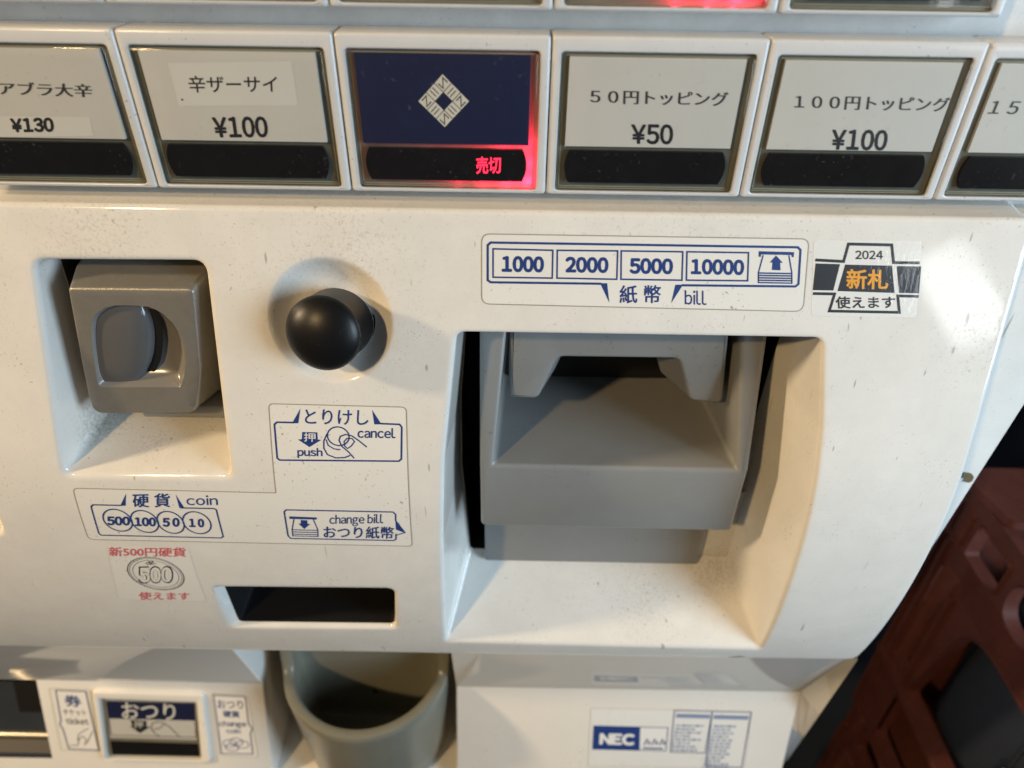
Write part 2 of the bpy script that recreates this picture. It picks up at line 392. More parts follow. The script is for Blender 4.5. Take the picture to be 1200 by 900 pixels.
# ---- front panel with its openings
bill_edge = [(-21.0, -140.8), (115.5, -140.8), (121.5, -176), (123.5, -199), (125, -228), (126.5, -262), (129.0, -321.0), (-31.5, -317.5), (-28.8, -235), (-26.8, -193)]
bill_back = [(-18, -136), (113, -136), (112, -176), (112, -199), (112, -228), (112.5, -258), (113.5, -289.5), (-20.5, -288.5), (-24, -235), (-23.0, -193)]
bill_r = [4, 4, 30, 30, 30, 30, 2.2, 2.2, 30, 30]
coin_edge = [(-172.5, -116.5), (-111.5, -116.0), (-114.0, -201.5), (-181.5, -202.3)]
coin_back = [(-175, -118.5), (-109.0, -116.5), (-110.5, -193.5), (-176, -193.5)]
slot_edge = [*[(-135.30,-269.63), (-52.66,-268.76), (-55.31,-303.73), (-137.84,-305.59)]]
slot_back = [*[(-134.21,-273.72), (-53.09,-273.62), (-56.41,-303.29), (-133.42,-303.89)]]
left_edge = [(-270, -140), (-207.5, -140), (-218.5, -235.5), (-275, -235.5)]
left_back = [(-268, -140), (-211, -140), (-215, -225), (-268, -225)]
H_bill = rpoly(bill_edge, bill_r, 6, 6); B_bill = rpoly(bill_back, [2, 2, 30, 30, 30, 30, 2.5, 2.5, 30, 30], 6, 6)
H_coin = rpoly(coin_edge, [5, 4.5, 3, 3], 6, 8); B_coin = rpoly(coin_back, [4, 4, 1.5, 2], 6, 8)
H_slot = rpoly(slot_edge, [2, 4, 3, 3.5], 6, 5); B_slot = rpoly(slot_back, [1.5, 3.5, 3, 2.5], 6, 5)
H_left = rpoly(left_edge, 4, 5, 5); B_left = rpoly(left_back, 2, 5, 5)
KC = (-67.6, -137.0)
H_knob = circle(KC[0], KC[1], 22.4, 22.9, 64)
outer = rpoly([(-330, -98.6), (180.8, -98.6), (180.8, -332.5), (-330, -332.5)], [2, 3, 5, 2], 6, 40)
front = MB()
RL = {'bill': 2.3, 'coin': 2.6, 'slot': 2.2, 'left': 2.0}
loops = {'bill': (H_bill, B_bill), 'coin': (H_coin, B_coin), 'slot': (H_slot, B_slot), 'left': (H_left, B_left)}
holes = [offset(loops[k][0], RL[k]) for k in loops] + [offset(H_knob, 1.2)]
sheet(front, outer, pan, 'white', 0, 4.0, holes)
def back_y(k, p):
    if k == 'bill': return 254.0 - 0.03*(p[1] + 140)*-1*-1 if p[1] > -240 else 257.0 - (-240 - p[1])*0.14
    if k == 'coin': return 249.0 + (p[1] + 118)*0.09
    if k == 'slot': return 214.0 + 0.02*(-270 - p[1])
    return g(p[1]) + 26
for k, (h, b) in loops.items():
    r = RL[k]; o0 = offset(h, r); rows = []
    P0 = [Vector(pan(p)) for p in o0]; P1 = [Vector(pan(p)) for p in h]; B = [Vector((p[0], back_y(k, p), p[1])) for p in b]
    P2 = [a + (c - a)*min(0.8, r/(c - a).length) for a, c in zip(P1, B)]
    for i in range(7):
        u = i/6; rows.append([a*(1 - u)**2 + q*2*u*(1 - u) + c*u*u for a, q, c in zip(P0, P1, P2)])
    for i in range(1, 7):
        rows.append([a.lerp(c, i/6) for a, c in zip(P2, B)])
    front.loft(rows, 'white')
# dished ring round the cancel knob
rows = []
for rr, d in ((1.055, 0), (1.025, -0.12), (0.99, -0.55), (0.94, -1.6), (0.86, -3.3), (0.76, -5.0), (0.68, -6.0), (0.6, -6.3), (0.2, -6.3)):
    rows.append([pan(p, d) for p in (offset(H_knob, 1.2) if rr == 1.055 else [(KC[0] + (q[0] - KC[0])*rr, KC[1] + (q[1] - KC[1])*rr) for q in H_knob])])
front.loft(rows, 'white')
# rolled outer edges
rows = []
for t in range(7):
    a = t/6*math.pi/2; r = 2.2; rows.append([pan(p, -r*(1 - math.cos(a))) for p in offset(outer, r*math.sin(a))])
lo = offset(outer, 2.2)
rows.append([(p[0], 251.6 if p[1] > -101 else (max(242.0, g(p[1]) + 9) if p[1] > -330 else g(p[1]) + 10), p[1] + (1.0 if p[1] > -101 else 0)) for p in lo])
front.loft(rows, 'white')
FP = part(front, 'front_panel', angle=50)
for k, mname in (('bill', 'cavity'), ('coin', 'throat'), ('slot', 'cavity'), ('left', 'cavity')):
    mb = MB(); h, b = loops[k]; dd = {'bill': 46, 'coin': 22, 'slot': 25, 'left': 10}[k]
    bb = offset(b, -0.3)
    mb.loft([[(p[0], back_y(k, p) - 0.4, p[1]) for p in bb], [(p[0], back_y(k, p) + dd, p[1]) for p in bb]], mname, cap1=True)
    part(mb, {'bill': 'bill_throat', 'coin': 'coin_throat', 'slot': 'change_bill_slot', 'left': 'side_recess'}[k], FP)
mb = MB(); fill(mb, [(116.03,-332.58), (121.63,-330.09), (124.54,-331.65), (125.21,-335.67), (119.45,-337.75), (113.17,-336.21)], lambda p, d: (p[0], g(max(p[1], -334)) + max(0, -332.5 - p[1])*0.8 - d, p[1]), 'tape', 0.25)
part(mb, 'tape_scrap', FP)
mb = MB(); mb.box((88, 249.0, -300), (114.5, 251, -244), 'white'); part(mb, 'recess_back_plate', FP)

# ---- grey backing behind the buttons, cabinet body
mb = MB(); mb.box((-330, 251.5, -98), (221.5, 262, 60), 'ledge'); part(mb, 'backing_plate')
mb = MB()
ce = (213.57,-257.87); cf = (211.10,-287.76)
sf = [(178, -97.5), (219.5, -97.5), (219.5, -176), (ce[0], ce[1]), (cf[0], cf[1]), (178, cf[1] - 4)]
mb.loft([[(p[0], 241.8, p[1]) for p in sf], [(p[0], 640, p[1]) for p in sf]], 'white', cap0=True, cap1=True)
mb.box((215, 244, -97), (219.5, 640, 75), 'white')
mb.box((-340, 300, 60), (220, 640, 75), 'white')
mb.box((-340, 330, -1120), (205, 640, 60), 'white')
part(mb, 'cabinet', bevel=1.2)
mb = MB(); fill(mb, [(p[0], p[1]) for p in [(207.94,-221.69), (209.29,-221.13), (211.05,-221.62), (213.05,-223.72), (213.32,-226.41), (212.17,-227.52), (210.00,-227.02), (210.55,-225.39), (208.78,-224.89)]], plane_y(241.0), 'stain', 0.05)
part(mb, 'chipped_paint')

# ---- menu buttons
PITCH = 67.8; X0 = -124.9; ZB = -92.2; ZH = 50.7
def rectxz(x0, x1, z0, z1): return [(x0, z1), (x1, z1), (x1, z0), (x0, z0)]
def display_poly(x0, x1, z0, z1, bulge=1.5, n=10):
    P = []
    for i in range(n + 1):
        t = i/n; P.append((x1 - bulge*(2*t - 1)**2*1.0 + 0, z1 + (z0 - z1)*t))
    for i in range(n + 1):
        t = i/n; P.append((x0 + bulge*(2*t - 1)**2, z0 + (z1 - z0)*t))
    return P
def button(col, row, label, card='paper', lit=False):
    x = X0 + PITCH*col; zb = ZB + 57.4*row; zt = zb + ZH
    fr = MB()
    out = rpoly(rectxz(x + .2, x + PITCH - .2, zb, zt), 1.4, 4, 3); win = rpoly(rectxz(x + 3.2, x + 64.4, zb + 1.5, zt - 4.6), 1.3, 4, 3)
    rows = [[(p[0], 251.5, p[1]) for p in out]]
    for t in range(5):
        a = t/4*math.pi/2; rows.append([(p[0], 240 + 1.1*(1 - math.sin(a)), p[1]) for p in offset(out, -1.1*(1 - math.cos(a)))])
    for t in range(4):
        a = t/3*math.pi/2; rows.append([(p[0], 240 + .6*(1 - math.cos(a)), p[1]) for p in offset(win, .6*(1 - math.sin(a)))])
    fr.loft(rows, 'white_frame'); fr.loft([rows[-1], [(p[0], 246.5, p[1]) for p in win]], 'tray')
    B = part(fr, 'selection_button', label=label)
    tr = MB(); sheet(tr, offset(win, -.05), plane_y(241.9), 'tray', 0, 0)
    stroke(tr, offset(win, -1.15), .35, plane_y(241.9), 'rim', .15, True); stroke(tr, offset(win, -.45), .3, plane_y(241.9), 'rim', .15, True)
    part(tr, 'tray', B)
    cz0, cz1 = zt - 33.9, zt - 6.0
    cd = MB(); cpoly = rectxz(x + 5.85, x + 61.4, cz0, cz1)
    rows = [[(p[0], 241.8, p[1]) for p in cpoly], [(p[0], 240.4, p[1]) for p in cpoly]]
    cd.loft(rows, card); fill(cd, cpoly, plane_y(240.4), card, 0)
    dp = MB(); dpoly = display_poly(x + 6.0, x + 60.9, zb + 4.4, zb + 15.3)
    dp.loft([[(p[0], 241.8, p[1]) for p in dpoly], [(p[0], 240.3, p[1]) for p in dpoly]], 'gloss_black'); fill(dp, dpoly, plane_y(240.3), 'gloss_black', 0)
    cv = MB(); w2 = offset(win, -.35)
    rows = [[(p[0], 241.6, p[1]) for p in w2]]
    for t in range(5):
        a = t/4*math.pi/2; rows.append([(p[0], 238.9 + 1.0*(1 - math.sin(a)), p[1]) for p in offset(w2, -1.0*(1 - math.cos(a)))])
    cv.loft(rows, 'clear'); fill(cv, offset(w2, -1.0), plane_y(238.9), 'clear', 0)
    return B, x, zb, cd, dp, cv
CS = plane_y(240.4)
names = [(-1, 'leftmost button of the lower row, card reading アブラ大辛 at ¥130'), (0, 'button whose card reads 辛ザーサイ at ¥100, on a pasted paper strip'),
         (1, 'navy blue button with a cream diamond emblem and a red lit 売切 sign'), (2, 'button whose card reads 50円トッピング at ¥50'),
         (3, 'button whose card reads 100円トッピング at ¥100'), (4, 'rightmost button of the lower row, its card cut by the photo edge')]
for col, lab in names:
    B, x, zb, cd, dp, cv = button(col, 0, lab, 'navy_card' if col == 1 else 'paper')
    if col == -1:
        fill(cd, [(-174.43,-68.52), (-140.99,-68.37), (-141.62,-74.50), (-177.34,-75.43)], CS, 'paper_patch', .05)
        text(cd, 'アブラ大辛', [(-168.05,-61.69), (-138.21,-62.04), (-166.90,-57.58)], CS, 'soft_ink', .08, -0.012, 0.34)
        text(cd, '¥130', [(-168.44,-73.51), (-154.48,-73.11), (-167.48,-69.24)], CS, 'ink', .09, 0.06)
    elif col == 0:
        fill(cd, [(-110.48,-51.30), (-71.13,-50.14), (-71.27,-63.52), (-110.48,-64.29)], CS, 'paper_patch', .05)
        text(cd, '辛ザーサイ', [(-105.78,-60.06), (-77.25,-59.63), (-105.11,-54.95)], CS, 'ink', .08, 0.002)
        text(cd, '¥100', [(-100.79,-74.25), (-82.98,-73.88), (-100.32,-67.75)], CS, 'ink', .08, 0.03)
        fill(cd, circle(*(-108.76,-62.31), .35, n=8), CS, 'ink', .09)
    elif col == 1:
        c = Vector((-23.62,-61.55)); ux = (Vector((-14.88,-61.42)) - c)*.96; uz = Vector((0, ux.length))
        a = (ux + uz)/3; b = (ux - uz)/3                        # cell edges of the diamond: 3 x 3 cells, centre empty
        for i in range(3):
            for j in range(3):
                if i == 1 and j == 1: continue
                q = c + a*(i - 1.5) + b*(j - 1.5); gp = .03
                fill(cd, [q + a*gp + b*gp, q + a*(1 - gp) + b*gp, q + a*(1 - gp) + b*(1 - gp), q + a*gp + b*(1 - gp)], CS, 'cream', .05)
                T = lambda u, v: q + a*u + b*v
                if (i + j) % 2 == 0:                            # corner cells: a bold zigzag
                    up = (i == j)
                    pts = [T(.2, .26), T(.2, .8), T(.8, .2), T(.8, .74)] if not up else [T(.26, .2), T(.8, .2), T(.2, .8), T(.74, .8)]
                    stroke(cd, pts, .30, CS, 'ink', .08)
                else:                                           # side cells: three bars on a spine
                    for t in (.34, .64):
                        pts = [T(t, .12), T(t, .82)] if j != 1 else [T(.12, t), T(.82, t)]
                        stroke(cd, pts, .24, CS, 'ink', .08)
    elif col == 2:
        text(cd, '５０円トッピング', [(23.97,-61.46), (68.29,-61.77), (23.63,-57.08)], CS, 'soft_ink', .08, -0.010, 0.27)
        text(cd, '¥50', [(38.88,-74.15), (52.43,-74.13), (38.19,-67.92)], CS, 'ink', .08, 0.03)
    elif col == 3:
        text(cd, '１００円トッピング', [(90.35,-62.13), (140.27,-62.40), (89.57,-57.68)], CS, 'soft_ink', .08, -0.010, 0.27)
        text(cd, '¥100', [(105.95,-75.04), (124.22,-75.08), (104.82,-68.59)], CS, 'ink', .08, 0.03)
    else:
        text(cd, '１５０円トッピング', [(149.0 + 4.5, -63.2), (149.0 + 58.0, -63.2), (149.0 + 4.5, -58.2)], CS, 'soft_ink', .08, -0.010, 0.27)
    if col == 1:
        text(dp, '売切', [(-13.34,-85.27), (-5.04,-84.93), (-13.38,-79.56)], plane_y(240.3), 'led', .08, 0.012)
    part(cd, 'menu_card', B); part(dp, 'sold_out_window', B); part(cv, 'clear_cover', B)
for col in range(-1, 4):
    B, x, zb, cd, dp, cv = button(col, 1, ['button at the left end of the upper row, only its foot showing', 'second button of the upper row, only its foot showing', 'upper row button directly above the navy emblem button',
                     'upper row button with a red lit foot, above the 100円 button' if False else 'upper row button above the ¥50 button', 'upper row button above the 100円 button'][col + 1])
    part(cd, 'menu_card', B); part(dp, 'sold_out_window', B); part(cv, 'clear_cover', B)
# red LED lamps inside the two sold out buttons
for (x, y, z, pw) in ((4.6, 244.6, -88.6, .0050), (-3, 244.6, -89.8, .0030), (-11, 244.6, -90.0, .0014), (4.9, 244.6, -82, .0030), (5.0, 244.6, -75, .0016), (-4, 244.8, -76.0, .0012), (-20, 244.8, -90, .0006),
                      (66, 244.6, -32, .004), (58, 244.6, -32.2, .003), (48, 244.6, -32.2, .002), (71, 244.6, -27, .003)):
    lamp('sold_out_led', 'POINT', (x, y, z), (x, 240, z), pw*2.0, (1.0, 0.02, 0.06), .0008)

# ---- coin slot unit
cu = MB()
ft = lambda p, d=0.0: (p[0], 229.5 + (p[1] + 127)*0.10 - d, p[1])        # its face leans a little
fo = rpoly([(-162.5, -127.3), (-118.2, -127.0), (-122.5, -160), (-128.0, -179.5), (-169.0, -180.5), (-166.5, -158)], [1, 1, 20, 5, 3.5, 30], 6, 4)
hole = ccw([(-158.01,-139.28), (-155.85,-136.65), (-152.25,-134.39), (-149.75,-133.54), (-147.38,-133.07), (-143.56,-133.00), (-139.78,-133.07), (-135.45,-133.43), (-132.91,-134.55), (-130.53,-136.27), (-127.76,-140.22), (-126.03,-144.73), (-125.67,-150.12), (-126.57,-156.48), (-128.43,-162.20), (-130.56,-167.06), (-131.58,-167.84), (-139.27,-167.99), (-146.82,-168.13), (-155.07,-168.29), (-162.97,-168.44), (-163.49,-167.53), (-163.40,-164.52), (-162.52,-158.77), (-161.65,-153.16), (-160.81,-148.44), (-159.66,-143.82)])
sheet(cu, fo, ft, 'tin', 0, 5, [hole])
top = [(p[0] - 1.0, p[1] + 6.5) for p in fo]
rows = [[ft(p, 0) for p in fo]]
for t in range(1, 4):
    a = t/3*math.pi/2; rows.append([ft(p, -(4.0 if p[1] < -173 else 1.0)*(1 - math.cos(a))) for p in offset(fo, 1.0*math.sin(a))])
rows.append([(p[0] + (3.0 if p[0] > -140 else -1.5), 241.0, p[1] + (3.6 if p[1] > -140 else (-2.0 if p[1] < -170 else 0))) for p in offset(fo, 1.0)])
rows.append([(p[0] + (8.0 if p[0] > -140 else -1.5), 252.0, p[1] + (5.0 if p[1] > -140 else (-3.0 if p[1] < -170 else 0))) for p in offset(fo, 1.5)])
cu.loft(rows, 'tin')
CU = part(cu, 'coin_slot', angle=42)
cv = MB(); cx, cz = -144.5, -150.5; rows = []
for u, d in ((1, 0), (.985, -.35), (.95, -1.6), (.88, -3.6), (.76, -5.4), (.6, -6.4), (.3, -6.8)):
    rows.append([ft((cx + (p[0] - cx)*u + 3*(1 - u), cz + (p[1] - cz)*u), d) for p in hole])
cv.loft(rows, 'tin_smooth', cap1=True)
part(cv, 'coin_hollow', CU, angle=60)
# rounded guide on the left of the slit
gd = MB(); rows = []
gl = ccw([(-161.23,-138.74), (-158.51,-134.50), (-153.21,-131.15), (-146.42,-130.03), (-142.30,-130.96), (-139.19,-132.77), (-138.16,-137.07), (-137.90,-141.91), (-138.30,-146.48), (-139.38,-151.16), (-140.94,-155.95), (-142.85,-160.02), (-145.54,-164.18), (-148.86,-169.27), (-157.37,-171.30), (-165.56,-171.12), (-167.99,-167.11), (-167.04,-159.67), (-165.78,-153.23), (-164.17,-146.96)]); c2 = (-149.73,-150.97)
for u, d in ((1.0, -7.2), (.985, -5.0), (.955, -3.6), (.91, -2.6), (.84, -1.8), (.73, -1.15), (.58, -.65), (.4, -.3), (.2, -.15)):
    rows.append([ft((c2[0] + (p[0] - c2[0])*u, c2[1] + (p[1] - c2[1])*u), d - 0.4) for p in gl])
gd.loft(rows, 'guide', cap1=True)
part(gd, 'coin_guide', CU, angle=70)
sl = MB(); stroke(sl, [(-138.04,-133.19), (-136.79,-136.31), (-136.17,-140.38), (-136.29,-144.91), (-137.08,-149.56), (-138.55,-154.31), (-140.34,-158.76), (-142.88,-162.48), (-145.82,-165.85), (-148.22,-168.24)], 2.7, ft, 'cavity', -5.0)
part(sl, 'slit', CU)
bp = MB(); bp.box((-156, 234, -190.5), (-109.5, 250, -184.0), 'grey'); part(bp, 'coin_slot_foot', CU, bevel=.8)

# ---- cancel knob
def lathe(mb, c, ax, prof, m, n=48, cap0=False, cap1=False):
    c = Vector(c); ax = Vector(ax).normalized(); u = ax.cross(Vector((1, 0, 0))).normalized(); v = ax.cross(u)
    mb.loft([[c + ax*h + (u*math.cos(2*math.pi*i/n) + v*math.sin(2*math.pi*i/n))*r for i in range(n)] for r, h in prof], m, cap0=cap0, cap1=cap1)
kb = MB(); kc = (-66.3, 235.5, -142.0); kax = (-.11, -.955, .28)
lathe(kb, kc, kax, [(13.6, -2), (13.6, 16.5), (13.9, 18.0), (14.05, 18.6), (13.95, 19.4), (13.3, 20.6), (11.9, 21.9), (9.6, 23.3), (6.6, 24.5), (3.4, 25.2), (1.2, 25.4)], 'black', cap1=True)
KB_ = part(kb, 'cancel_knob', angle=60)
kr = MB(); lathe(kr, kc, kax, [(13.9, -1), (15.2, -1), (15.2, 2.2), (14.6, 2.9), (13.9, 2.9)], 'black'); part(kr, 'knob_collar', KB_)

# ---- bill slot: grey mouth with two side cheeks, jaw above and a foot below
bm_ = MB()
xa, xb = -13.4, 103.4; ia, ib = -7.6, 98.4; ja, jb = -2.0, 92.5
yr, zr = 228.0, -209.5
yt, zt_ = 252.5, -116.0
m = 'grey'
V = {
 'oLt': (xa, yt, zt_), 'oLr': (xa, yr, zr), 'oLb': (xa, yr, -247.8), 'oLk': (xa, 275, -247.8), 'oLkt': (xa, 275, zt_),
 'iLt': (ja + 2.5, yt, zt_), 'iLr': (ia, yr, zr), 'fLk': (ja - 1, 330, -214.0), 'iLkt': (ja + 2, 330, zt_),
 'oRt': (xb - 1.0, yt, zt_), 'oRr': (xb, yr, zr - .6), 'oRb': (xb, yr, -249.0), 'oRk': (xb, 275, -249.0), 'oRkt': (xb, 275, zt_),
 'iRt': (jb - 4, yt, zt_), 'iRr': (ib, yr, zr - .6), 'fRk': (jb + 0, 330, -214.0), 'iRkt': (jb - 2, 330, zt_)}
K = list(V); ix = {k: i for i, k in enumerate(K)}
F = [('oLt', 'oLr', 'iLr', 'iLt'), ('oLt', 'oLkt', 'oLk', 'oLb', 'oLr'), ('iLt', 'iLr', 'fLk', 'iLkt'), ('oLr', 'oLb', 'oRb', 'oRr', 'iRr', 'iLr'),
     ('iLr', 'iRr', 'fRk', 'fLk'), ('oRt', 'iRt', 'iRr', 'oRr'), ('oRt', 'oRr', 'oRb', 'oRk', 'oRkt'), ('iRt', 'iRkt', 'fRk', 'iRr'),
     ('oLb', 'oLk', 'oRk', 'oRb'), ('fLk', 'fRk', 'iRkt', 'iLkt')]
bm_.add([V[k] for k in K], [tuple(ix[q] for q in f) for f in F], m)
BS = part(bm_, 'bill_slot', bevel=2.2, angle=60, segs=4)
jw = MB()
jp = rpoly([(-1.0, -122), (-1.5, -186.1), (11.5, -186.8), (19.0, -164.7), (69.2, -164.6), (77.3, -186.4), (92.0, -187.8), (84.5, -122)], [1, 1.5, 4, 4, 4, 4, 2.5, 1], 6, 1)
jf = lambda p, d: (p[0], 246.0 - d, p[1])
rows = []
for t in range(4):
    a = t/3*math.pi/2; rows.append([jf(p, -1.7*(1 - math.sin(a))) for p in offset(jp, -1.7*(1 - math.cos(a)))])
jw.loft([[(p[0] + (0 if not (6 < p[0] < 82 and p[1] < -150) else (7 if p[0] < 40 else -9)), 266, p[1]) for p in jp]] + rows, m)
fill(jw, offset(jp, -1.7), jf, m, 0)
part(jw, 'jaw', BS, angle=55)
ft_ = MB()
ft_.add([(-12.5, 244, -244), (97.5, 244, -244), (97.5, 244, -291.5), (-12.5, 244, -291), (-12.5, 276, -244), (97.5, 276, -244), (97.5, 276, -291.5), (-12.5, 276, -291)],
        [(0, 1, 2, 3), (0, 3, 7, 4), (1, 5, 6, 2), (3, 2, 6, 7), (0, 4, 5, 1), (4, 7, 6, 5)], m)
part(ft_, 'slot_foot', BS, bevel=1.0)

# ---- printed stickers on the panel
def sticker(name, poly, film, label, edge='grime', ew=.36, r=2.0, d=.06):
    mb = MB(); P = rpoly(poly, r, 5, 6); sheet(mb, P, pan, film, d, 5)
    if edge: stroke(mb, P, ew, pan, edge, d + .03, True)
    return mb
D1 = .12
def speech(mb, pts, w, surf=pan, ink='blue', d=D1): stroke(mb, pts, w, surf, ink, d)
sb = sticker('', [(-11.54,-104.72), (104.17,-104.72), (106.51,-130.45), (-11.58,-129.48)], 'film', None, r=3)
stroke(sb, rpoly([(-9.21,-107.76), (101.56,-107.82), (103.02,-121.36), (-9.18,-121.60)], 2.0, 5, 1)[6:] and [(31.76,-121.50), (-8.32,-121.59), (-9.40,-120.86), (-9.42,-108.58), (-8.36,-107.64), (100.68,-107.62), (101.79,-108.54), (103.09,-120.50), (102.15,-121.37), (61.02,-121.59)], .62, pan, 'blue', D1)
fill(sb, [(31.32,-121.30), (33.91,-121.26), (35.15,-128.27)], pan, 'blue', D1); fill(sb, [(58.62,-121.41), (61.43,-121.36), (57.79,-128.14)], pan, 'blue', D1)
for q in ([(-7.51,-109.79), (13.79,-109.98), (13.93,-119.75), (-7.46,-119.76)], [(15.38,-109.96), (36.88,-109.84), (37.28,-119.81), (15.66,-119.72)], [(38.15,-109.82), (60.08,-109.79), (60.83,-119.77), (38.79,-119.79)], [(61.56,-109.77), (83.48,-109.75), (84.57,-119.61), (62.44,-119.74)]):
    stroke(sb, q, .45, pan, 'blue', D1, True)
text(sb, '1000', [(-4.02,-117.58), (10.52,-117.57), (-4.07,-112.44)], pan, 'blue', D1, .06)
text(sb, '2000', [(18.91,-117.44), (33.77,-117.42), (18.68,-112.40)], pan, 'blue', D1, .06)
text(sb, '5000', [(42.06,-117.51), (57.03,-117.49), (41.66,-112.47)], pan, 'blue', D1, .06)
text(sb, '10000', [(64.12,-117.38), (82.64,-117.41), (63.57,-112.44)], pan, 'blue', D1, .06)
text(sb, '紙 幣', [(38.99,-128.43), (53.84,-128.09), (38.52,-122.04)], pan, 'blue', D1, .010)
text(sb, 'bill', [(62.86,-128.50), (70.75,-128.59), (62.30,-123.39)], pan, 'blue', D1, .004)
fill(sb, [(87.02,-109.17), (99.69,-109.29), (99.77,-111.05), (99.13,-111.06), (98.80,-110.34), (88.14,-110.30), (88.05,-111.13), (87.31,-111.14)], pan, 'blue', D1)
stroke(sb, [(88.81,-110.49), (88.03,-116.69), (88.55,-120.19), (100.66,-120.22), (100.08,-116.72), (97.97,-110.46)], .38, pan, 'blue', D1)
for yy in (171, 179, 187, 195): stroke(sb, [(85.43,-99.22), (97.13,-99.04)] if False else {171: [(88.04,-116.80), (100.10,-116.82)], 179: [(88.17,-117.64), (100.24,-117.67)], 187: [(88.30,-118.49), (100.38,-118.52)], 195: [(88.42,-119.34), (100.52,-119.37)]}[yy], .42, pan, 'blue', D1)
fill(sb, [(93.40,-110.53), (96.26,-113.09), (95.30,-113.11), (95.83,-115.73), (92.71,-115.67), (92.51,-113.04), (91.55,-113.06)], pan, 'blue', D1)
part(sb, 'bill_sticker', label='clear sticker with blue 1000 2000 5000 10000 boxes above the bill slot')

sc = MB(); LP = rpoly([*[(-94.42,-169.62), (-41.02,-170.14), (-42.25,-238.73)], *[(-182.35,-237.63), (-180.03,-208.74), (-96.53,-209.51)]], [2, 2, 2, 2.5, 2.5, .5], 5, 10)
sheet(sc, LP, pan, 'film', .06, 5); stroke(sc, LP, .38, pan, 'grime', .09, True)
stroke(sc, [(-85.28,-177.29), (-92.08,-177.25), (-93.18,-178.18), (-93.74,-192.87), (-92.82,-193.67), (-44.96,-193.31), (-43.90,-192.31), (-43.12,-178.56), (-43.91,-177.35), (-51.27,-177.17)], .55, pan, 'blue', D1)
fill(sc, [(-86.17,-177.61), (-82.28,-171.38), (-83.75,-177.57)], pan, 'blue', D1); fill(sc, [(-54.33,-171.51), (-51.00,-177.47), (-53.84,-177.52)], pan, 'blue', D1)
text(sc, 'とりけし', [(-81.09,-177.83), (-56.27,-177.86), (-80.48,-171.65)], pan, 'blue', D1, .004)
text(sc, 'push', [(-85.45,-192.56), (-75.61,-192.55), (-85.11,-188.07)], pan, 'blue', D1, .018)
text(sc, 'cancel', [(-60.76,-183.30), (-45.90,-183.20), (-60.47,-179.15)], pan, 'blue', D1, .018)
fill(sc, [(-82.55,-181.21), (-76.58,-181.26), (-76.71,-184.34), (-75.29,-184.47), (-80.32,-187.67), (-84.59,-184.47), (-83.00,-184.29)], pan, 'blue', D1)
text(sc, '押', [(-82.23,-185.21), (-77.66,-185.28), (-81.87,-181.50)], pan, 'film', D1 + .05, .004)
stroke(sc, [(-68.44,-182.81)] and [((-68.44,-182.81)[0] + 4.3*math.cos(a/20*2*math.pi), (-68.44,-182.81)[1] + 4.0*math.sin(a/20*2*math.pi)) for a in range(20)], .42, pan, 'blue', D1, True)
stroke(sc, [(-72.78,-181.81), (-74.33,-184.92), (-74.61,-188.05), (-73.43,-190.89), (-70.23,-192.29), (-66.59,-192.06), (-64.34,-191.06)], .42, pan, 'blue', D1)
stroke(sc, [(-73.42,-184.28), (-72.77,-186.76), (-70.60,-188.29), (-68.03,-188.56)], .38, pan, 'blue', D1)
stroke(sc, [(-57.44,-187.28), (-60.28,-184.68), (-62.99,-182.56), (-65.52,-181.99), (-67.58,-182.79), (-68.28,-184.50), (-67.34,-187.13), (-64.94,-189.46), (-62.85,-192.32)], .42, pan, 'blue', D1)
stroke(sc, [(-66.19,-187.11), (-66.32,-185.09), (-65.07,-183.68), (-63.07,-183.64), (-62.17,-185.02), (-63.59,-186.91), (-65.12,-188.04)], .36, pan, 'blue', D1, True)
stroke(sc, [(-48.23,-223.66), (-47.96,-219.99), (-48.92,-218.62), (-93.56,-218.35), (-94.62,-219.37), (-95.20,-233.42), (-94.36,-234.95), (-50.07,-235.29), (-48.91,-234.37), (-48.67,-231.30)], .5, pan, 'blue', D1)
fill(sc, [(-48.32,-222.84), (-44.60,-230.56), (-48.47,-228.71)], pan, 'blue', D1); stroke(sc, [(-48.08,-223.65), (-44.74,-230.34), (-48.57,-231.95)], .4, pan, 'blue', D1)
text(sc, 'change bill', [(-76.58,-227.41), (-53.81,-226.49), (-75.75,-220.77)], pan, 'blue', D1, .003)
text(sc, 'おつり紙幣', [(-79.98,-234.40), (-49.98,-234.18), (-79.17,-227.25)], pan, 'blue', D1, .008)
fill(sc, [(-92.74,-221.94), (-81.40,-222.31), (-81.57,-223.54), (-93.12,-223.37)], pan, 'blue', D1)
stroke(sc, [(-91.16,-223.54), (-92.89,-229.68), (-93.17,-233.38), (-82.35,-233.58), (-81.92,-229.44), (-82.95,-223.57)], .36, pan, 'blue', D1)
for q in ([(-92.89,-229.68), (-81.98,-229.87)], [(-92.94,-230.97), (-82.17,-231.17)], [(-93.00,-232.28), (-82.19,-232.48)]): stroke(sc, q, .4, pan, 'blue', D1)
fill(sc, [(-88.32,-223.89), (-85.60,-224.04), (-85.75,-226.13), (-84.68,-226.10), (-87.57,-229.13), (-89.71,-226.00), (-88.63,-225.98)], pan, 'blue', D1)
stroke(sc, [(-162.24,-217.33), (-174.11,-217.23), (-175.20,-218.27), (-176.67,-233.86), (-176.03,-234.80), (-124.48,-235.37), (-123.32,-234.39), (-122.96,-218.91), (-123.87,-218.25), (-137.74,-218.19)], .5, pan, 'blue', D1)
fill(sc, [(-162.82,-217.51), (-158.64,-210.99), (-160.58,-217.47)], pan, 'blue', D1); fill(sc, [(-138.23,-211.08), (-136.16,-218.16), (-138.26,-218.20)], pan, 'blue', D1)
text(sc, '硬 貨', [(-157.52,-218.25), (-142.09,-217.77), (-156.08,-211.10)], pan, 'blue', D1, .012)
